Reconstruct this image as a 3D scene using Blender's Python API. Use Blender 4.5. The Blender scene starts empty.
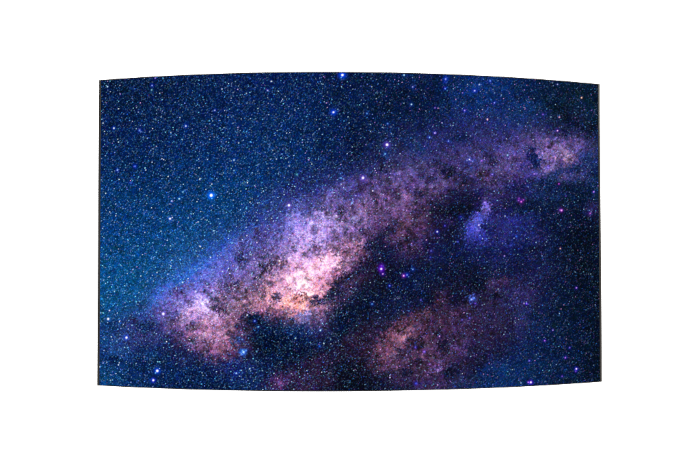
import bpy, bmesh, math
import numpy as np
from mathutils import Matrix, Vector

# ------------------------------------------------------------------ camera, world, lamps, exposure
SC = bpy.context.scene
COL = SC.collection
W, H = 1.60, 0.9356                  # display: arc length and height (m)
HALF = 0.39455                       # half of the arc (rad)
RAD = W / (2 * HALF)                 # radius of the curve
WALL_Y = 0.36                        # front of the backdrop behind the display

yaw, pitch, roll = 0.04591, 0.02509, 0.00075
cam_d = bpy.data.cameras.new('camera')
cam_d.lens = 900 / 700 * 36; cam_d.sensor_width = 36
cam_d.clip_start = 0.05; cam_d.clip_end = 100
cam = bpy.data.objects.new('camera', cam_d); COL.objects.link(cam)
pos = Matrix.Rotation(-yaw, 4, 'Z') @ Vector((-0.01543, -2.63722, -0.06937))
cam.matrix_world = (Matrix.Translation(pos) @ Matrix.Rotation(-yaw, 4, 'Z')
                    @ Matrix.Rotation(math.pi / 2 + pitch, 4, 'X') @ Matrix.Rotation(-roll, 4, 'Z'))
SC.camera = cam

world = bpy.data.worlds.new('World'); SC.world = world
world.use_nodes = True
bg = world.node_tree.nodes['Background']
bg.inputs[0].default_value = (1, 1, 1, 1); bg.inputs[1].default_value = 0.02

def lamp(name, loc, target, size, power, col=(1, 1, 1)):
    d = bpy.data.lights.new(name, 'AREA'); d.shape = 'RECTANGLE'
    d.size, d.size_y = size; d.energy = power; d.color = col
    o = bpy.data.objects.new(name, d); COL.objects.link(o)
    o.location = loc
    o.rotation_euler = (Vector(target) - Vector(loc)).to_track_quat('-Z', 'Y').to_euler()
    return o
# two strips wash the white backdrop from above and below, one soft lamp stands at the right
lamp('upper_wash_lamp', (0, -0.75, 2.3), (0, WALL_Y, 0.2), (6.0, 0.5), 245)
lamp('lower_wash_lamp', (0, -0.75, -2.3), (0, WALL_Y, -0.2), (6.0, 0.5), 245)
lamp('side_soft_lamp', (3.4, -2.2, 0.9), (0.6, 0, 0), (1.2, 1.6), 60, (1, .96, .9))

SC.view_settings.view_transform = 'Standard'
SC.view_settings.look = 'None'
SC.view_settings.exposure = 0; SC.view_settings.gamma = 1
SC.render.engine = 'CYCLES'
SC.cycles.use_denoising = False
SC.cycles.max_bounces = 6
SC.cycles.use_adaptive_sampling = False
SC.cycles.filter_width = 1.15

# ---------------------------------------------------------------- the picture shown on the display
PX0, PX1, PY0, PY1 = 96.0, 604.0, 68.0, 396.0      # picture window in picture units
SS = 2.0                                           # samples per unit
NW, NH = int((PX1 - PX0) * SS), int((PY1 - PY0) * SS)

GRID = """
021638 021639 02183c 02183e 021a42 021b46 021c48 021c4a 021b4a 021a48 021a46 021a44 011538 011432 011638 02204c 031f4a 041c48 042254 052a62 05285a 05224e 03183a 041a34 04182e 041628
02183c 021839 02183c 021a40 021c44 021d48 021e4c 021e4e 021e50 021e50 021e4e 021d4a 021840 021a40 021a3c 021a40 031636 031a40 052a5e 062e6a 062c64 05244e 031a38 041a32 04182c 04182c
021a42 021a42 021c44 021d46 021f4a 02204e 022152 022254 022456 022456 022354 02204c 021a40 021a42 021738 021a3e 02183a 041c42 072658 092a60 0a2c66 082a5e 04203e 041b32 081f36 061d30
021c48 021c48 021e4c 02204e 022252 022456 02265a 02285e 02285e 02285c 022558 021f4c 021c48 021536 081e44 081c42 0a1c44 0a1e4c 12204e 1a2456 141f52 1a2a5c 161f48 0d1a38 131a3c 05182a
022252 022252 02224f 022454 02265a 02285e 022a62 022c64 022c64 022a60 02275a 031f4a 041c48 04163a 0e1e44 0c1e46 0f2450 0f1c46 14204e 181a46 1e1c46 2f2a62 322c60 342c5c 372c5c 10203c
022a5e 022858 022856 022a5c 022e64 023068 02306a 02306a 023068 042c60 0a2a5e 0b2454 0b1c46 0e1c44 1a1c42 1a2450 202655 1a1a40 1a1838 20204c 332c5c 281f4c 14224e 5a4880 463c70 1a2c54
02326a 023268 023064 023268 02366e 023872 023a76 043a74 0a3470 16306a 152a60 16265a 1b2254 221f4e 241a40 2a2048 3a2a58 281c40 18142f 24204a 302a58 241f50 1a2a58 1a2c58 0c2040 082444
033a78 033a76 033a76 043e7c 043e7e 044082 05407e 0a3e7c 203c7c 2c3c78 33407e 302f66 34305f 46346a 3f2a54 3a2448 3e2a4e 1a1430 0c1028 141438 1f1c48 0a1634 0a1838 0a1834 061430 161a3e
05428a 044080 044080 064688 084a90 0a4c92 144a90 1c4488 383e80 4c4c92 6a62ae 6858a0 4f3d74 5a4478 442d56 4a3054 422c50 1c1634 10122e 141a46 2a2c6a 1a2258 202664 0c1a44 04122c 061430
065098 04488a 064c90 0a5098 0e56a2 1858a4 2850a0 3a4890 403c74 6a5a9e 8f78b4 8a70b0 6a4a7c 553a62 301e3c 38264a 2c1e40 141a40 0e1638 1c2660 1c2058 101a48 101c48 0a1838 04122a 05142c
065aa6 0658a2 0858a2 105cac 2060b0 345cae 4c54a0 4c4688 5a4a7e 604a78 9a72a0 a4789c 7e5478 4c3050 140f24 0c1230 0e1636 0c1434 080e26 0a122e 10183c 10163a 181c46 101838 051228 04142c
085ca6 085aa2 0c5ca6 1c5cac 3a5cac 5054a0 544c86 50406a 4e3a5c 785474 c88fa6 d890a0 664060 181830 0c1028 0c1434 0a1638 080f28 0a0e26 0a0f28 101434 221c44 14183e 0a1a3c 04142e 041228
0a5696 0c5496 144e8c 304a8a 48488a 7262a4 7a5a8a 60425e 6a4058 704864 b07080 704a68 181832 060f26 06122e 0a1638 0a1230 100f28 20162f 100f28 141634 1e1a3a 161f48 061a38 041630 03122a
0c3c74 124074 122c58 1c2a58 2a2450 603c66 905e84 5a3a54 0a1638 0c1838 1a2a5a 2f2a54 06122e 04102c 0a1432 1c1630 3a2038 381f38 2c1a34 1c142e 1f1a3a 20224c 0f2048 061f40 03183a 031228
0c3a78 0e4a86 071f48 08204a 101c48 3c2a50 6e4062 402440 060f28 040e28 040e2c 040f2e 06102e 100f28 20142c 34203a 5a2e48 301c34 241a3a 1e1838 141434 0f1f48 08204a 061c42 041a3a 031428
0a3c74 0a3870 07204a 081f48 0a1f4c 0a1a42 141d48 12235a 0a1f4e 040f2e 040c26 0c0f2a 18122a 0c0c20 080a1c 2c1a30 3c243c 3a2648 281f40 0f1430 0c2450 082858 07264f 06224c 041c3e 031428
083c70 07346a 062a5c 051e48 041a40 041838 06163a 082450 081e4a 180f38 281a40 1a1230 060a1c 06081a 060a20 141430 2a1f40 2c2046 1a2850 0c2c58 0a2e60 082a5c 06244e 041c3e 041a38 031428
"""
# clouds and dust lanes: x, y, radius along, radius across, angle (deg, + = rising to the right), colour, opacity
CLOUDS = """
410 158 52 24 20 302c58 .45
490 136 46 22 12 322e5c .42
330 192 44 20 25 35346e .4
430 350 48 20 25 402f4a .42
300 378 32 12 10 322038 .42
478 228 13 16 -32 4246a0 .5
506 226 20 12 10 22286a .4
400 190 36 22 22 665080 .55
440 172 36 22 22 584878 .55
485 158 38 22 15 55497c .5
535 150 36 20 10 5c4c80 .5
575 148 26 16 5 43396a .4
345 215 34 20 25 6c5688 .45
250 264 40 18 32 5c5292 .25
176 316 34 20 25 5c4c88 .45
136 336 32 16 15 38326a .5
395 345 44 26 25 3c2438 .45
292 266 24 12 28 b084ac .55
276 284 18 10 28 a8788e .5
334 256 16 8 30 b483a2 .55
254 300 18 8 20 8c5e74 .5
282 297 16 8 20 bc8694 .55
306 300 14 8 15 cc8c8e .5
396 340 20 10 35 7a4a60 .6
412 328 14 8 30 6c4058 .45
384 352 12 8 30 6a4258 .5
420 352 22 10 25 4e3450 .45
452 342 18 9 25 483254 .4
320 370 46 16 12 301c36 .5
455 318 48 28 22 3a2644 .5
500 300 26 22 20 28224a .4
440 150 30 14 15 28285e .5
470 135 26 14 10 20265a .45
500 142 22 14 10 2c2a62 .5
505 120 20 10 0 14306a .5
455 165 20 8 20 30285a .4
520 150 16 10 0 40366e .4
425 205 12 8 20 3e2c50 .4
495 310 16 18 20 2a2244 .5
460 330 22 12 20 302040 .5
480 345 16 12 20 241e40 .4
440 318 18 12 20 382238 .45
515 300 12 14 0 262450 .45
370 330 18 12 20 2c1a30 .45
350 345 18 10 20 241528 .4
330 358 18 8 10 22162e .4
405 378 16 8 0 2e2240 .4
172 302 16 10 20 665ca4 .5
190 308 10 9 30 8a78b8 .5
166 292 12 7 20 4c54a4 .4
176 328 9 7 0 583c68 .5
186 338 9 8 0 583a5c .4
178 345 8 6 0 3a2848 .4
345 190 22 8 25 4c4484 .5
330 200 14 8 25 5a5092 .5
395 182 14 9 25 4e4076 .5
410 178 12 8 25 4a4078 .5
372 185 8 6 25 46386a .4
425 172 10 6 25 33305e .4
300 205 14 7 25 4c4c90 .4
352 220 14 8 25 66548a .5
240 245 14 8 40 5c5a9c .4
222 262 12 9 40 5254a2 .4
205 278 12 9 40 5a5aa8 .4
318 228 16 12 30 a894dc .75
305 240 14 9 20 a088cc .55
296 222 10 10 0 7e74c0 .45
330 262 12 7 25 eab4cc .7
314 270 16 8 25 eab0c4 .75
301 284 9 7 40 fcdcdc .85
293 279 8 6 20 f0bac8 .65
310 292 9 4 15 f4b4b8 .75
289 303 10 5 20 f09c92 .85
300 305 7 4 0 e89888 .7
271 296 6 6 30 d08a94 .7
283 288 7 7 0 c890a4 .5
322 285 8 6 0 b0708c .5
333 275 7 5 40 9a6080 .5
277 298 3.5 5 0 38284c .75
302 296 8 1.8 -10 5c2e34 .75
315 299 5 2 10 4c2c40 .6
318 302 9 4 10 141638 .6
306 316 8 5 20 46508e .6
314 245 2.5 2.5 0 3c2a48 .8
337 250 9 5 -15 4e3050 .6
345 243 7 4 30 5e4060 .4
356 248 8 6 20 8e5c78 .6
348 258 6 5 0 74486a .4
366 256 7 5 0 5c3a58 .5
362 232 6 4 0 30203c .5
378 228 10 5 20 3a2444 .5
390 232 9 5 40 181430 .6
374 246 10 7 40 0c0f28 .7
386 255 12 8 30 0a1236 .6
364 268 14 6 35 100f2a .7
340 283 12 5 35 14122c .7
334 295 12 5 30 0c1230 .7
268 269 8 4 20 3c2a44 .6
276 262 5 4 0 483454 .5
258 232 5 3.5 40 33234c .8
250 219 4 4 0 1a2c64 .5
244 244 6 2.5 50 2e2a60 .65
240 257 3 6 0 2a2650 .75
229 283 4 8 -15 3a2c50 .7
224 300 6 5 0 6a4a66 .4
220 309 5 5 -30 2c2038 .7
212 305 3 4 0 44304e .5
240 290 9 6 20 6c5078 .5
252 300 9 6 20 74506a .5
257 286 6 5 0 4a3450 .5
202 306 8 7 40 b8a8e4 .75
195 313 9 6 20 b08cc0 .6
200 298 7 5 0 9080c8 .5
212 290 10 7 30 7c68b0 .4
184 321 9 4 0 8a6690 .5
212 320 8 6 0 a080a0 .5
203 328 8 6 30 9a6688 .5
208 337 8 4 20 94708c .7
219 333 6 4 0 7c5878 .5
191 334 4 6 0 7c5078 .6
196 346 6 7 0 684468 .5
205 347 6 5 30 603c5e .5
233 335 5 3 0 4a2e4e .6
230 322 6 6 0 5c3c5a .5
254 320 11 6 -10 030c28 .85
240 327 6 5 0 1e1836 .5
178 293 5 4 -20 3e2c5c .75
188 287 5 4 0 5a4a84 .5
190 298 6 4 0 5c50a0 .4
165 312 12 6 10 4a4284 .4
134 322 9 4 10 2e2a5c .6
146 328 10 5 0 0a1e48 .6
112 325 8 4 0 0a2c58 .6
116 360 9 4 -10 061438 .7
106 340 8 6 0 0e4a90 .5
124 352 7 4 0 20488a .4
108 376 10 6 0 0a4478 .5
148 355 6 5 0 0e3e7c .5
176 352 10 6 -20 1c1c44 .5
182 362 8 4 0 2c2248 .4
243 352 4 4 0 2e68c0 .6
238 341 5 4 0 163c80 .5
232 366 9 5 20 141c5c .5
237 374 6 4 0 12288a .4
222 372 8 4 0 201c50 .4
278 382 8 7 30 542c5e .75
290 376 7 4 30 3c224c .6
270 384 6 5 0 2e2050 .5
305 384 8 5 20 34203e .6
330 377 9 6 20 38243c .65
316 361 8 4 10 2e1a38 .5
352 362 8 5 0 240f26 .5
345 372 16 12 10 040817 .7
358 385 12 6 0 030816 .75
354 340 9 6 20 2a1a34 .6
366 350 8 5 -20 281628 .5
384 346 8 6 50 583046 .65
378 352 6 5 0 50304a .5
391 336 7 5 40 5c3046 .65
402 335 6 5 30 8e5668 .7
398 326 6 4 20 5e3848 .5
394 362 6 8 10 583c5a .6
380 368 6 4 30 4e2e46 .6
372 366 5 3 30 40263c .5
408 350 9 4 20 24182e .4
416 341 5 3 0 1c1226 .5
406 373 6 5 0 100f26 .5
418 362 5 4 0 1a1630 .4
436 368 9 4 40 58407c .6
444 345 5 8 -30 140f28 .7
458 346 8 4 -40 4a3060 .55
452 372 9 5 30 060c22 .75
460 350 4 4 0 4e3468 .4
474 352 6 5 0 201c40 .5
488 372 9 7 20 0e2e66 .6
494 366 8 4 30 123068 .5
506 370 7 6 0 0a3464 .5
470 383 5 3 0 382c5c .5
442 384 5 3 0 402e5c .5
424 384 8 4 0 342654 .5
425 315 6 4 0 583648 .55
415 316 8 4 30 4a2c3e .5
406 320 9 5 20 42263a .5
440 300 6 7 0 3a2034 .6
447 296 5 5 0 34203a .5
432 300 4 8 0 100e24 .5
457 298 9 9 0 080d22 .5
418 296 12 4 0 050e24 .7
410 284 8 5 20 0a1438 .5
478 285 10 7 -20 040a1e .7
494 285 9 6 30 382a4e .7
490 300 6 4 0 2a1c38 .6
504 282 6 4 0 3a2444 .5
497 297 8 2.5 0 0c1026 .7
472 300 4 3 0 3c58a8 .7
524 292 10 7 30 2e2858 .55
533 300 7 4 0 2c2854 .5
524 314 8 6 0 1c2a58 .5
520 320 5 5 0 34305e .4
510 325 4 6 0 1a1430 .5
538 318 8 6 0 041a38 .4
476 224 6 11 -32 5558bc .8
486 208 5 6 -30 6458b0 .7
479 238 10 5 30 30349a .55
471 232 5 6 0 3a3e9c .5
483 227 3 2 0 0c1038 .8
490 232 6 6 0 14184c .4
470 250 10 5 10 161c54 .5
490 252 10 6 0 0a1230 .4
514 221 7 5 20 2c308a .45
531 219 5 5 0 2a2e70 .4
526 236 6 4 0 1e2460 .4
540 238 5 4 0 30204c .5
535 252 9 5 30 1a1638 .5
546 226 12 10 0 050f28 .4
460 212 12 8 10 060a1c .6
436 210 7 8 20 0c0e22 .5
448 222 7 4 0 281c4c .6
460 220 3 4 -30 1c2464 .5
430 245 8 6 0 10123a .4
416 240 6 6 0 382a58 .5
404 225 12 6 50 4e324c .45
420 218 6 10 0 3c2844 .4
404 207 9 7 30 5c4274 .5
413 186 10 7 30 46306a .5
404 197 6 5 0 6a4a80 .4
386 200 9 6 20 54386a .4
368 205 12 6 30 60487e .5
376 214 8 5 0 58406c .4
352 193 12 6 20 3a3472 .45
342 212 6 5 0 36284a .5
349 210 5 4 0 42305a .5
391 192 10 4 -40 261a34 .5
382 164 10 4 -60 141630 .5
361 189 4 6 0 2c1c3c .5
372 172 8 5 0 262a60 .4
354 148 6 10 20 041030 .55
360 150 5 6 0 040e2a .4
353 160 6 3 45 061230 .6
370 136 5 4 0 0a1436 .3
395 98 9 8 10 021230 .5
388 108 6 5 0 010d24 .5
432 96 12 7 -10 031534 .5
403 92 4 4 0 020c20 .5
448 172 8 6 -20 0c0c24 .65
436 163 4 3 0 141430 .6
430 180 5 4 0 141638 .5
464 178 10 5 -20 1a1736 .5
470 166 7 6 20 2e3070 .6
486 178 8 4 -30 4c3058 .5
493 162 5 5 0 1a1834 .6
486 155 5 4 0 1a1a38 .4
455 195 8 6 0 131238 .5
475 196 8 5 0 12123a .5
484 198 5 3 0 34285c .4
420 195 5 4 0 161530 .5
508 160 11 8 -20 4a3c78 .55
505 150 6 5 0 3c3670 .4
547 155 8 9 20 665292 .65
545 168 7 8 60 62508c .55
560 150 12 8 -10 62508a .65
565 157 8 4 0 7c6482 .6
575 146 10 7 -20 50447c .5
586 155 7 6 0 2c3c7c .4
535 161 4.5 7 25 07184a .85
531 154 4 6 10 0e1a4a .5
524 164 5 8 20 2c2666 .4
534 175 9 5 0 44387a .5
520 172 8 5 0 3e3672 .4
556 174 9 4 30 16305c .6
575 170 12 5 10 081c40 .6
588 160 7 5 0 0e2c60 .5
595 172 6 8 0 041432 .5
552 186 14 6 0 04122e .6
575 190 12 8 0 05142e .5
515 188 10 5 0 101440 .5
592 208 6 6 0 34285a .55
586 212 4 4 0 20285e .4
575 240 18 12 0 030e22 .5
560 110 10 7 -30 02101e .65
572 121 11 5 -35 030f24 .65
590 128 7 6 -30 020e1c .6
577 116 8 5 -10 1c1e3e .5
560 130 10 3 -20 0a1230 .5
522 97 6 2.5 0 06143c .6
529 108 10 6 0 0c3468 .45
545 115 5 5 0 1a2454 .4
580 92 8 6 0 041c28 .4
516 116 7 5 0 0c3060 .4
480 84 10 7 10 0a347c .6
475 92 6 4 0 0e388a .5
455 100 8 6 0 0a2c68 .4
446 79 4 4 0 0a2e80 .5
413 88 4 4 0 0a2a60 .5
460 112 6 5 0 1c2462 .4
440 128 10 5 0 1c1a48 .4
405 126 5 4 0 1c1540 .4
485 122 8 6 0 22204e .4
500 105 8 6 0 0c2660 .4
460 138 10 4 0 0c1c48 .5
420 150 8 6 0 123064 .5
410 142 6 5 0 0c2858 .4
385 153 5 4 0 16346e .5
395 130 7 5 0 0c1e4c .4
297 182 9 7 30 221f58 .45
290 195 8 6 0 2a2a66 .4
"""
# stars that stand out: x, y, core strength, core radius, core colour, halo strength, halo radius, halo colour
STARS = """
342.4 75 3.0 .95 ffffff 1.3 2.3 1a60ff
333.5 112.5 1.6 .85 f0f6ff .9 2.1 1658ff
211.2 196 4.0 1.1 ffffff 1.5 2.4 1c78ff
170 219.4 1.4 .9 ffffff .35 1.8 5080ff
289 206 2.2 1.0 fffaff .5 2.1 a080ff
387 145.2 2.2 1.1 fff4ff .6 2.2 9060ff
363 178.5 1.6 1.1 f4e8ff .5 2.2 9060ff
372.6 191.5 .9 .8 ffe8ff .2 1.8 8060d0
381.2 269.6 1.6 .9 fff0ff .9 1.9 9020ff
381.6 266.4 .3 1 b080ff .5 2.2 7818f0
382.8 274.6 .8 .8 f0b8ff .5 2.0 7018f0
403.6 276.4 1.1 .9 ffb8ff .7 1.6 c030ff
407 275.6 .5 .9 a0c0ff .7 2.0 2050ff
412.8 270 .5 .9 a0c8ff .45 1.8 2868ff
389.6 286.4 .7 .8 90a8ff .6 1.4 1a30ff
437.2 232.4 1.2 .8 f0f4ff .7 1.7 2848ff
521.3 202.3 .8 .9 ff90ff .45 1.9 b028e0
523.5 200.5 .4 .8 f080ff .2 1.5 b028e0
518.6 201 .3 .8 f080ff .2 1.5 a028e0
561.6 211 1.0 1.1 ffa8ff .55 1.7 a020e0
560 210.5 .3 .7 ffa0ff .2 2 a020e0
590.2 214 .5 1.0 e090ff .3 2.0 8030c0
593.6 192.4 .7 .8 e090ff .4 1.4 6020ff
469.4 160 .9 .9 f0f4ff .4 2.0 5070ff
467 161 .4 .8 c8d8ff .2 2.0 4060ff
472.5 162 .4 .8 a8c0ff .25 2 3060ff
470 157.5 .35 .7 b0c8ff .1 2 4060ff
481.6 161.2 .6 .9 d080ff .4 1.5 7020ff
471.6 300 .6 1.2 d0e0ff .45 2.4 3c70ff
474 298.4 .4 .8 b0d0ff .2 2 3060ff
475.2 304 .5 .8 a070ff .3 1.4 5020ff
243.6 352.4 .9 1.3 d0f0ff .6 2.6 2880ff
241.5 354 .35 .9 a0d8ff .2 2 2080f0
246 350.6 .35 .9 a0d8ff .2 2 2080f0
242.4 340 .5 .9 a0d0ff .25 1.8 2060ff
239.4 338 .3 .8 80c8ff .2 1.8 1060e0
157.2 371 2.6 1.0 ffffff 1.0 2.1 2868ff
153.2 380.4 1.6 .9 ffffff .8 1.7 3040ff
126.4 338 1.9 .95 ffffff .7 1.8 3060ff
163.2 314.4 2.0 1.0 fff6ff .35 1.8 b090ff
108.2 319.4 1.6 .95 f8fcff .4 1.7 60a0ff
109.5 311 .8 .8 f0f0ff .2 1.5 6090ff
236.4 373.4 .8 .9 c0e8ff .4 1.8 2058ff
416 383.6 .5 1.0 7080ff .55 1.7 2030ff
424 352 .7 .9 c090ff .6 1.5 5820ff
415.4 347.6 .5 .8 9080ff .45 1.5 3820ff
439.4 336.6 .7 .8 ffd0ff .3 1.4 9030ff
429.6 364.6 .4 .9 e0a0ff .3 1.4 8030f0
544.8 341 .6 .8 d090ff .5 1.4 6010e0
530.9 382.4 1.5 .9 ffd8ff .8 1.5 6c18ff
528.3 382.4 .8 .7 f0a8ff .5 1.2 7020ff
576.4 369 1.3 .9 e8d0ff .9 1.5 4c18ff
575.8 371.4 .3 .8 c090ff .4 1.3 5018ff
565.4 358 .6 .8 e0a0ff .5 1.4 5c18ff
569.8 348 .45 .8 a890ff .4 1.4 3010d0
529.4 361 .5 .8 b0a0ff .45 1.4 4010e0
553 330.6 .5 .8 c0b0ff .3 1.4 5030e0
562.2 376.4 .4 .8 b080ff .3 1.4 4018d0
526.5 304.2 .8 .8 a060ff .7 1.3 4008ff
576.4 288.4 .6 .8 e0a0ff .4 1.3 5818ff
113.9 128.5 1.2 .9 d8f4ff .6 1.7 2060ff
139.5 131 .5 1.1 90b8ff .5 2.0 1c48ff
185.8 126.4 .9 .9 d8e8ff .6 1.9 2050ff
117.4 170.6 .8 .9 b0d0ff .6 1.7 1c50ff
135 166.8 .5 .9 80a8ff .6 1.9 1838ff
131 183.6 .4 .8 80a8ff .4 1.7 1840e0
152 85.5 .7 .8 b0c8ff .6 1.5 1c40ff
151.6 90 .5 .9 b0f0ff .3 1.6 2080c0
155.2 78 .6 .8 c8b8ff .4 1.5 3828e0
107.6 86.6 .8 .8 d0f0ff .3 1.4 2080ff
234 160.6 .8 .8 d0f4ff .4 1.8 2078ff
234.2 171 .5 .8 a0e0ff .3 1.6 2070f0
179.2 199.4 .9 .9 c0f4ff .4 1.6 2090ff
182.8 192.6 .6 .8 b0f0ff .3 1.5 2080e0
171.6 201.6 .8 .8 d0e0ff .4 1.6 3060ff
214.8 110.6 .6 .8 d0e0ff .4 1.5 2040ff
267.8 90.6 .7 .8 d0d8ff .4 1.4 2840ff
271.4 81.4 .9 .8 e8fcff .2 1.3 4080ff
367 113.8 .5 .9 80c0ff .5 1.7 1058e0
387.6 124 .5 1.0 80b0ff .4 1.9 1850d0
411.4 104.6 .9 .9 c0e8ff .4 1.8 2068e0
412.6 87 .6 .8 c0c8ff .4 1.8 3048e0
404 75 .9 .9 c0ecff .4 1.6 3080ff
445.5 79 .6 1.0 b0c0ff .6 2.2 2048ff
445 88.5 .5 .9 90a0ff .5 1.7 2830ff
474.6 90.8 .9 .9 c0c8ff .6 1.9 2840ff
479.3 84.6 .6 .9 d0e8ff .3 1.9 3060e0
464.6 110.6 .6 .9 c8b0ff .5 1.7 3828ff
494.4 103 .7 .8 b0c0ff .5 1.5 2438ff
490.2 81 .6 .9 90b0ff .4 1.5 2440ff
434.8 133.4 .9 .9 d8c0ff .5 1.6 6028ff
487.4 119.6 .9 .9 ffd8d0 .2 1.4 a060a0
435 108 .4 .8 c090ff .3 1.5 5020d0
429.5 137.8 .8 .8 a0d0ff .5 1.6 2060ff
448.4 141.6 .6 .8 a0c0ff .5 1.6 2c50ff
492.4 175 .6 .8 b0a0ff .4 1.6 4c30ff
557.6 131 .8 .8 ffd8ff .5 1.6 9030f0
543 114.6 .4 .8 c090ff .4 1.7 5020c0
559.4 117.4 .6 .9 ffc8e8 .2 1.4 9050b0
581.6 97.8 .9 .9 ffd0b8 .2 1.4 a06060
557.6 84.4 .6 .8 c0c8ff .2 1.4 3050c0
548.2 167.8 .8 .9 b0a0ff .6 1.8 4828ff
507.6 155.6 .7 1.0 b8e0ff .4 1.9 4080d0
542.6 153.6 .5 .9 e0b0ff .3 1.6 7040e0
534.4 174.4 .5 .9 e0b8ff .4 1.6 7040e0
559 184.4 .6 .8 e070ff .3 1.4 9020c0
519 199 .3 .9 d060ff .3 2 8020d0
566 196.6 .3 .8 a080ff .2 1.4 4030c0
511 246 .3 .9 8090ff .4 1.8 2030c0
560.4 249.2 .6 .8 ffd0d0 .2 1.3 a05080
516.6 237 .4 1.0 4090ff .3 2.0 1850d0
504.4 256.6 .6 .8 d0b0ff .2 1.4 5030c0
202.2 304 1.2 1.3 f4ffff .4 2.6 90b0ff
205.5 300 .4 1.0 c0e8ff .2 2.2 8090e0
254.8 321.5 .8 .8 90b0ff .6 1.5 1840ff
258.2 327.4 .6 .8 90e0ff .4 1.5 1878ff
182.6 283 .9 .9 d8f4ff .2 1.6 60a0ff
279.6 261.5 .9 1.0 ffffe0 .1 1.6 c0a0a0
195.8 292 .6 1.0 f4f0ff .3 1.8 a090e0
341 178.6 .7 .8 90e0ff .4 1.6 2070ff
340.4 174.2 .4 .7 90e0ff .3 1.4 2070ff
385 154.4 .6 .9 90e0ff .4 1.8 2068e0
384 163.4 .3 .8 80c8ff .2 1.6 2060d0
336.4 216.4 .9 .8 ffffff .2 1.4 b090e0
352 203.6 .8 .8 80d8ff .4 1.5 2880ff
297 175 .5 1.2 80d8e8 .2 2 2080b0
246.4 209 .6 .9 80e8ff .3 1.6 2080e0
320.4 330.8 .9 .9 c0f4ff .4 1.6 3080ff
372 304.6 .5 .9 80c0ff .4 1.6 2060ff
319.6 346.6 .4 1.1 4090ff .4 1.9 1050e0
430.2 213.5 .4 .9 b0e0e0 .1 1.5 4080a0
444.8 226.4 .4 .9 8080ff .3 1.7 3030e0
431 251.6 .4 1.0 9090ff .3 1.8 3030e0
457.8 242.4 .4 .9 8080ff .3 1.5 2828e0
460.8 217.4 .3 1.0 6070ff .4 1.9 2028c0
430.4 258 .3 .9 6070ff .3 1.6 2028d0
478.8 225.8 .7 1.0 f0e8ff .3 2.0 8080ff
484.6 203 .4 1.0 e0c8ff .3 2.0 8060ff
469.4 318.6 .5 .8 9080ff .3 1.4 3820e0
462 320.4 .4 .8 a090ff .3 1.4 4020e0
420.8 300.6 .4 .9 9088ff .3 1.5 3828d0
"""

def lin(s):
    s = np.asarray(s, float)
    return np.where(s <= .04045, s / 12.92, ((s + .055) / 1.055) ** 2.4)
def hexrgb(h):
    return np.array([int(h[i:i + 2], 16) for i in (0, 2, 4)]) / 255.0

def field(rng, beta, lo=0.0, hi=1e9):
    """smooth random field with a power-law spectrum, zero mean, unit deviation (wavelengths in units)"""
    w = rng.standard_normal((NH, NW))
    fy = np.fft.fftfreq(NH)[:, None] * SS; fx = np.fft.fftfreq(NW)[None, :] * SS
    k = np.hypot(fy, fx); k[0, 0] = 1
    a = k ** (-beta / 2) * np.exp(-(k * lo) ** 2) * (1 - np.exp(-(k * hi) ** 2)); a[0, 0] = 0
    f = np.fft.ifft2(np.fft.fft2(w) * a).real
    return f / f.std()

def cubic_up(g, ty, tx):
    """Catmull-Rom lookup of a coarse grid g[row, col, 3] at fractional rows/cols"""
    def w(t):
        return [-.5 * t + t * t - .5 * t ** 3, 1 - 2.5 * t * t + 1.5 * t ** 3,
                .5 * t + 2 * t * t - 1.5 * t ** 3, -.5 * t * t + .5 * t ** 3]
    iy = np.floor(ty).astype(int); ix = np.floor(tx).astype(int)
    wy = w(ty - iy); wx = w(tx - ix); out = 0
    H, W = g.shape[:2]
    for j in range(4):
        for i in range(4):
            out = out + (wy[j] * wx[i])[..., None] * g[np.clip(iy + j - 1, 0, H - 1), np.clip(ix + i - 1, 0, W - 1)]
    return out

def splat(img, x, y, flux, sig, col):
    """add one round star (units) to the linear picture"""
    r = sig * 3.2
    x0 = max(int((x - r - PX0) * SS), 0); x1 = min(int((x + r - PX0) * SS) + 2, NW)
    y0 = max(int((y - r - PY0) * SS), 0); y1 = min(int((y + r - PY0) * SS) + 2, NH)
    if x1 <= x0 or y1 <= y0: return
    gx = PX0 + (np.arange(x0, x1) + .5) / SS - x; gy = PY0 + (np.arange(y0, y1) + .5) / SS - y
    g = np.exp(-(gy[:, None] ** 2 + gx[None, :] ** 2) / (2 * sig * sig)) * flux
    img[y0:y1, x0:x1] += g[..., None] * col

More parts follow.
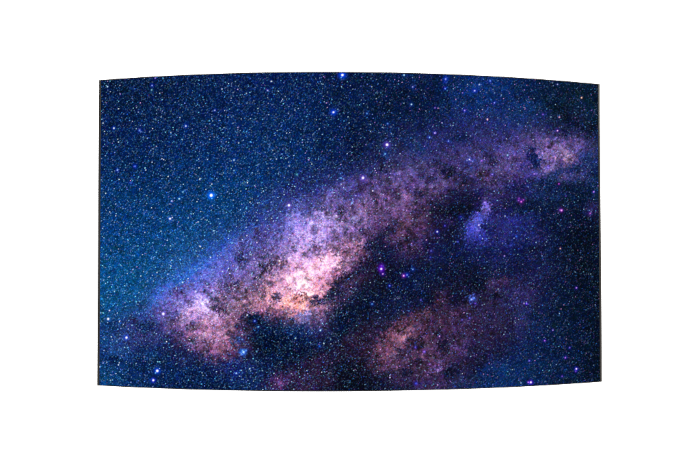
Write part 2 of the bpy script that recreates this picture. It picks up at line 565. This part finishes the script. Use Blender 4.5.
def picture():
    rng = np.random.default_rng(7)
    Y, X = np.mgrid[0:NH, 0:NW]
    X = PX0 + (X + .5) / SS; Y = PY0 + (Y + .5) / SS
    wx = field(rng, 2.6, 1.0, 9) * 1.7; wy = field(rng, 2.6, 1.0, 9) * 1.7
    Xw = X + wx; Yw = Y + wy
    rows = [[hexrgb(t) for t in l.split()] for l in GRID.strip().split('\n')]
    base = np.clip(cubic_up(np.array(rows), (Yw - 70) / 20, (Xw - 100) / 20), 0, 1)
    for l in CLOUDS.strip().split('\n'):
        t = l.split(); x, y, ra, rb, an, op = [float(t[i]) for i in (0, 1, 2, 3, 4, 6)]
        c, s = np.cos(np.radians(an)), np.sin(np.radians(an))
        dx, dy = Xw - x, -(Yw - y)
        q = ((dx * c + dy * s) / ra) ** 2 + ((-dx * s + dy * c) / rb) ** 2
        m = (op ** .7 * np.exp(-q * .9) if ra > 23 else op ** .55 * np.exp(-q ** 1.5 * .7))[..., None]
        base = base * (1 - m) + hexrgb(t[5]) * m
    lum = base @ np.array([.3, .5, .2])
    lift = np.clip((base[..., 0] - .12) * 3.5, 0, 1)[..., None]
    base = base * (1 + .25 * lift); base = base * (1 + lift * np.array([.01, -.02, .03]))
    mute = (.36 * lift[..., 0] * (1 - np.clip(lum * 2.4 - .9, 0, 1)) * np.clip(1 - (base[..., 2] - base[..., 0] - .22) * 4, .35, 1))[..., None]
    base = base * (1 - mute) + mute * base.mean(-1, keepdims=True) * np.array([1.10, .99, 1.0])
    deep = np.clip((base[..., 2] - base[..., 0] - .2) * 2.5, 0, 1)[..., None]
    deep = deep * (1 - np.clip((base[..., :1] - .08) * 7, 0, 1))
    base = base * (1 - deep * np.array([-.6, .19, .27]))
    base = base * (1 - .22 * np.clip((X - 520) / 60, 0, 1) * np.clip((Y - 185) / 50, 0, 1))[..., None]
    # fine mottling, stronger where the clouds are warm
    warm = np.clip((base[..., 0] - base[..., 1]) * 6 + base[..., 0] * 1.2, 0, 1)
    n1 = field(rng, 3.0, 1.0, 15); n2 = field(rng, 1.5, .7, 4)
    n1 = np.where(n1 < 0, n1 * 1.1, n1 * .7)
    # branching dust filaments: valleys where smooth fields cross zero
    f1 = field(rng, 3.4, 1.2, 40); f2 = field(rng, 3.2, 1.0, 22); gate = field(rng, 3.2, 2.0, 50)
    fil = np.exp(-(f1 / .17) ** 2) * np.clip(.5 + .8 * gate, 0, 1) + .7 * np.exp(-(f2 / .16) ** 2) * np.clip(.35 - .8 * gate, 0, 1)
    clump = np.clip(field(rng, 3.3, 1.2, 30) - .8, 0, 1.2)
    amp = (.08 + .09 * warm) * (1 - .55 * np.clip(lum * 1.5 - .4, 0, 1))
    base = base * np.exp(np.clip(n1 * amp + n2 * .045 * (1 - lum), -1.3, .5) - (.30 * fil + .36 * clump) * (.12 + warm) * (1 - .35 * np.clip(lum * 2 - 1, 0, 1)))[..., None]
    # slow tint drift
    for c, a in ((0, .006), (1, .006), (2, .012)):
        base[..., c] += field(rng, 2.4, .8, 14) * a * 2.2 * (.5 + lum)
    hot = np.clip(lum * 3 - 1.6, 0, 1)
    base[..., 2] = np.maximum(base[..., 2], base[..., 0] * (.74 + .16 * hot) * hot)
    # unresolved stars: fine bright grain
    g = field(rng, .3, .42); gb = field(rng, .3, .42)
    base = base * np.exp(.13 * g * (1.15 - lum))[..., None] * np.exp(np.array([-.05, .02, .06]) * gb[..., None])
    img = lin(np.clip(base, 0, 1))
    # star dust
    dens = field(rng, 2.0, 1.5, 25)
    N = 140000
    sx = rng.uniform(PX0, PX1, N); sy = rng.uniform(PY0, PY1, N)
    iy = np.clip(((sy - PY0) * SS).astype(int), 0, NH - 1); ix = np.clip(((sx - PX0) * SS).astype(int), 0, NW - 1)
    d = np.clip(.62 + .22 * dens[iy, ix] + .5 * lum[iy, ix], .1, 1)
    keep = rng.random(N) < d
    sx, sy, iy, ix = sx[keep], sy[keep], iy[keep], ix[keep]
    n = len(sx)
    flux = np.minimum(.085 * rng.random(n) ** -.66, 1.9) * rng.uniform(.6, 1.4, n)
    b = base[iy, ix]
    pal = np.array([hexrgb(h) for h in ('7ccef4', 'b8e0ff', '4c9cf8', 'c8dcff', '7890ff', '2c6cf4', 'f0b4ff', 'cc9cff')])
    pw_blue = np.array([.27, .2, .22, .07, .1, .12, .0, .02]); pw_warm = np.array([.08, .17, .10, .06, .22, .12, .10, .15])
    rightness = np.clip((sx - 300) / 120, 0, 1)
    wm = np.clip(warm[iy, ix] * .8 + rightness * .6, 0, 1)
    u = rng.random(n)
    cb = np.cumsum(pw_blue); cw = np.cumsum(pw_warm)
    cum = cb[None] * (1 - wm[:, None]) + cw[None] * wm[:, None]
    idx = np.minimum((u[:, None] > cum).sum(1), 7)
    col = lin(pal[idx]) * .85 + .3 * lin(np.clip(b * 1.2, 0, 1))
    flux *= (.8 + 1.0 * lum[iy, ix]) * (1 - .6 * np.clip(lum[iy, ix] * 2.5 - .7, 0, 1))
    left = np.clip((360 - sx) / 200, 0, 1) * np.clip((sy - 60) / 120, .35, 1)
    flux *= .84 + .55 * left - .38 * np.clip((sx - 320) / 100, 0, 1)
    flux *= np.clip(.5 + 3.2 * lum[iy, ix], .55, 1)
    mid = rng.random(n) < .45 * left + .12                 # a carpet of faint blue stars
    flux = np.where(mid, rng.uniform(.05, .3, n) * (.5 + 1.6 * lum[iy, ix]), flux)
    col = np.where(mid[:, None], lin(hexrgb('50a8f8')) * .8 + .4 * lin(np.clip(b * 1.3, 0, 1)), col)
    sig = rng.uniform(.2, .29, n)
    fx = (sx - PX0) * SS - .5; fy = (sy - PY0) * SS - .5
    jx = np.round(fx).astype(int); jy = np.round(fy).astype(int)
    flat = img.reshape(-1, 3)
    for oy in (-2, -1, 0, 1, 2):
        for ox in (-2, -1, 0, 1, 2):
            px, py = jx + ox, jy + oy
            w = flux * np.exp(-((px - fx) ** 2 + (py - fy) ** 2) / (2 * (sig * SS) ** 2))
            ok = (px >= 0) & (px < NW) & (py >= 0) & (py < NH) & (w > 1e-4)
            k = (py * NW + px)[ok]
            for c in range(3):
                flat[:, c] += np.bincount(k, w[ok] * col[ok, c], NW * NH)
    for l in STARS.strip().split('\n'):
        t = l.split(); v = [float(t[i]) for i in (0, 1, 2, 3, 5, 6)]
        splat(img, v[0], v[1], v[2] * .9, v[3] * (.6 if v[2] > 1.3 else .52), lin(hexrgb(t[4])))
        splat(img, v[0], v[1], v[4] * (.62 if v[2] > 1.3 else .4), v[5] * (1 if v[2] > 1.3 else .85), lin(hexrgb(t[7])))
    # the display's own sharpening
    s = np.clip(img, 0, 1.4) ** (1 / 2.2)
    fy = np.fft.fftfreq(NH)[:, None] * SS; fx = np.fft.fftfreq(NW)[None, :] * SS
    lo = np.exp(-2 * (np.pi * 1.0) ** 2 * (fx ** 2 + fy ** 2))
    blur = np.stack([np.fft.ifft2(np.fft.fft2(s[..., c]) * lo).real for c in range(3)], -1)
    s = np.clip(s + .45 * (s - blur), 0, 1)
    # its contrast and colour setting: deeper blacks, a little more saturation
    lo = s.mean(-1, keepdims=True)
    s = np.clip(lo + 1.1 * (s - lo), 0, 1)
    s = s - .16 * s * (1 - s) ** 3
    return s ** 2.2

# ------------------------------------------------------------------ materials
def principled(name, base, rough, metal=0.0, spec=0.5, noise=0.0, scale=60.0):
    m = bpy.data.materials.new(name); m.use_nodes = True
    nt = m.node_tree; b = nt.nodes['Principled BSDF']
    b.inputs['Base Color'].default_value = (*base, 1)
    b.inputs['Roughness'].default_value = rough
    b.inputs['Metallic'].default_value = metal
    b.inputs['Specular IOR Level'].default_value = spec
    if noise:
        tc = nt.nodes.new('ShaderNodeTexCoord'); n = nt.nodes.new('ShaderNodeTexNoise')
        n.inputs['Scale'].default_value = scale; n.inputs['Detail'].default_value = 6
        nt.links.new(tc.outputs['Object'], n.inputs['Vector'])
        r = nt.nodes.new('ShaderNodeMapRange')
        r.inputs['To Min'].default_value = max(rough - noise, 0); r.inputs['To Max'].default_value = min(rough + noise, 1)
        nt.links.new(n.outputs['Fac'], r.inputs['Value']); nt.links.new(r.outputs['Result'], b.inputs['Roughness'])
        mx = nt.nodes.new('ShaderNodeMixRGB')
        mx.inputs['Color1'].default_value = (*[c * (1 - .5 * noise) for c in base], 1)
        mx.inputs['Color2'].default_value = (*[min(c * (1 + .5 * noise), 1) for c in base], 1)
        nt.links.new(n.outputs['Fac'], mx.inputs['Fac']); nt.links.new(mx.outputs['Color'], b.inputs['Base Color'])
    return m

M_WALL = principled('white_paint', (.86, .86, .86), .9, noise=.05, scale=40)
M_BODY = principled('black_plastic', (.012, .012, .013), .55, spec=.3, noise=.1)
M_RAIL = principled('dark_anodised_metal', (.034, .031, .028), .42, metal=.4, noise=.08, scale=120)
M_STEEL = principled('mount_steel', (.05, .05, .052), .45, metal=.8, noise=.08)

M_SCREEN = bpy.data.materials.new('lit_screen'); M_SCREEN.use_nodes = True
nt = M_SCREEN.node_tree; b = nt.nodes['Principled BSDF']
b.inputs['Base Color'].default_value = (.0006, .0006, .0006, 1)
b.inputs['Roughness'].default_value = .5
b.inputs['Specular IOR Level'].default_value = .0015
at = nt.nodes.new('ShaderNodeAttribute'); at.attribute_name = 'picture'
nt.links.new(at.outputs['Color'], b.inputs['Emission Color'])
b.inputs['Emission Strength'].default_value = 1.0

# ------------------------------------------------------------------ mesh helpers
def link(name, me, mat, parent=None):
    o = bpy.data.objects.new(name, me); COL.objects.link(o)
    me.materials.append(mat)
    if parent: o.parent = parent
    return o
def arc(t, off):
    """point on the curve at t (-1..1), off metres in front of (+) or behind (-) the picture surface"""
    a = t * HALF; r = RAD + off
    return r * math.sin(a), RAD - r * math.cos(a)
def curved_bar(name, t0, t1, z0, z1, front, back, n, mat, parent, bevel=0.0):
    bm = bmesh.new(); rings = []
    for i in range(n + 1):
        t = t0 + (t1 - t0) * i / n
        (xf, yf), (xb, yb) = arc(t, front), arc(t, back)
        rings.append([bm.verts.new(p) for p in ((xf, yf, z0), (xb, yb, z0), (xb, yb, z1), (xf, yf, z1))])
    for a, c in zip(rings, rings[1:]):
        for k in range(4):
            bm.faces.new((a[k], a[(k + 1) % 4], c[(k + 1) % 4], c[k]))
    bm.faces.new(rings[0][::-1]); bm.faces.new(rings[-1])
    bmesh.ops.recalc_face_normals(bm, faces=bm.faces)
    if bevel:
        es = [e for e in bm.edges if len(e.link_faces) == 2 and e.calc_face_angle(0) > .8]
        bmesh.ops.bevel(bm, geom=es, offset=bevel, segments=3, affect='EDGES', profile=.6)
    me = bpy.data.meshes.new(name); bm.to_mesh(me); bm.free()
    return link(name, me, mat, parent)
def box_bm(bm, x0, x1, y0, y1, z0, z1, bevel=0.0):
    r = bmesh.ops.create_cube(bm, size=1)
    for v in r['verts']:
        v.co = Vector(((x0 + x1) / 2 + v.co.x * (x1 - x0), (y0 + y1) / 2 + v.co.y * (y1 - y0), (z0 + z1) / 2 + v.co.z * (z1 - z0)))
    if bevel:
        bmesh.ops.bevel(bm, geom=list({e for v in r['verts'] for e in v.link_edges}), offset=bevel, segments=2, affect='EDGES')
def boxes(name, lst, mat, parent=None, bevel=0.0):
    bm = bmesh.new()
    for b_ in lst: box_bm(bm, *b_, bevel)
    me = bpy.data.meshes.new(name); bm.to_mesh(me); bm.free()
    return link(name, me, mat, parent)

# ------------------------------------------------------------------ setting
wall = boxes('wall', [(-6, 6, WALL_Y, WALL_Y + .12, -4, 4)], M_WALL)
wall['kind'] = 'structure'

# ------------------------------------------------------------------ the display
display = bpy.data.objects.new('curved_display', None); COL.objects.link(display)
display['label'] = 'outward curved black edged display glowing with a starry milky way, on white wall'
display['category'] = 'display'

RAILT = 0.0062 / (W / 2)             # side rail width as a fraction of the half arc
TRIM = 0.0022
def make_screen():
    img = picture()
    nx, nz = 1060, 660
    t = np.linspace(-1 + RAILT, 1 - RAILT, nx); z = np.linspace(-1, 1, nz) * (1 - 2 * TRIM / H)
    # where each point of the display lies in the picture
    px = np.polyval((0.73768, -21.48113, -6.53887, 272.17511, 355.26300), t)[None, :] + z[:, None] * np.polyval((-.00833, .15532, .0541, -1.20636, -.14337), t)[None, :]
    py = np.polyval((-.08531, -.02281, 1.32741, .1039, 231.62059), t)[None, :] - z[:, None] * np.polyval((.62139, .28567, -9.47215, -2.2112, 159.53082), t)[None, :]
    fx = (px - PX0) * SS - .5; fy = (py - PY0) * SS - .5
    ix = np.clip(np.floor(fx).astype(int), 0, NW - 2); iy = np.clip(np.floor(fy).astype(int), 0, NH - 2)
    a = np.clip(fx - ix, 0, 1)[..., None]; c = np.clip(fy - iy, 0, 1)[..., None]
    col = img[iy, ix] * (1 - a) * (1 - c) + img[iy, ix + 1] * a * (1 - c) + img[iy + 1, ix] * (1 - a) * c + img[iy + 1, ix + 1] * a * c
    ang = t * HALF
    co = np.empty((nz, nx, 3), np.float32)
    co[..., 0] = (RAD * np.sin(ang))[None]; co[..., 1] = (RAD * (1 - np.cos(ang)))[None]; co[..., 2] = (z * H / 2)[:, None]
    k = np.arange(nz * nx).reshape(nz, nx)
    quads = np.stack([k[:-1, :-1], k[:-1, 1:], k[1:, 1:], k[1:, :-1]], -1).reshape(-1).astype(np.int32)
    nf = len(quads) // 4
    me = bpy.data.meshes.new('screen')
    me.vertices.add(nz * nx); me.vertices.foreach_set('co', co.reshape(-1))
    me.loops.add(nf * 4); me.loops.foreach_set('vertex_index', quads)
    me.polygons.add(nf); me.polygons.foreach_set('loop_start', np.arange(nf, dtype=np.int32) * 4)
    me.polygons.foreach_set('use_smooth', np.ones(nf, bool))
    me.update(calc_edges=True)
    at_ = me.color_attributes.new('picture', 'FLOAT_COLOR', 'POINT')
    rgba = np.ones((nz * nx, 4), np.float32); rgba[:, :3] = col.reshape(-1, 3)
    at_.data.foreach_set('color', rgba.reshape(-1))
    return link('screen', me, M_SCREEN, display)
make_screen()

# slim cabinet behind the picture surface, its rails and trims
curved_bar('cabinet', -1 + .004, 1 - .004, -H / 2 + .002, H / 2 - .002, -.0025, -.030, 64, M_BODY, display)
for s in (-1, 1):
    curved_bar('side_bezel', min(s, s * (1 - RAILT)), max(s, s * (1 - RAILT)), -H / 2, H / 2, .003, -.0315, 2, M_RAIL, display, .0012)
for s in (-1, 1):
    z0, z1 = sorted((s * H / 2, s * (H / 2 - TRIM)))
    curved_bar('edge_trim', -1 + RAILT + .0002, 1 - RAILT - .0002, z0, z1, .0015, -.0312, 64, M_BODY, display)
# steel mount that carries it on the wall: wall plate, two uprights, two arms
boxes('wall_mount', [(-.30, .30, WALL_Y - .012, WALL_Y - .0005, -.16, .16),
                     (-.24, -.20, .0462, .070, -.24, .24), (.20, .24, .0462, .070, -.24, .24),
                     (-.235, -.205, .0705, WALL_Y - .0125, -.03, .03), (.205, .235, .0705, WALL_Y - .0125, -.03, .03)],
      M_STEEL, display, .002)
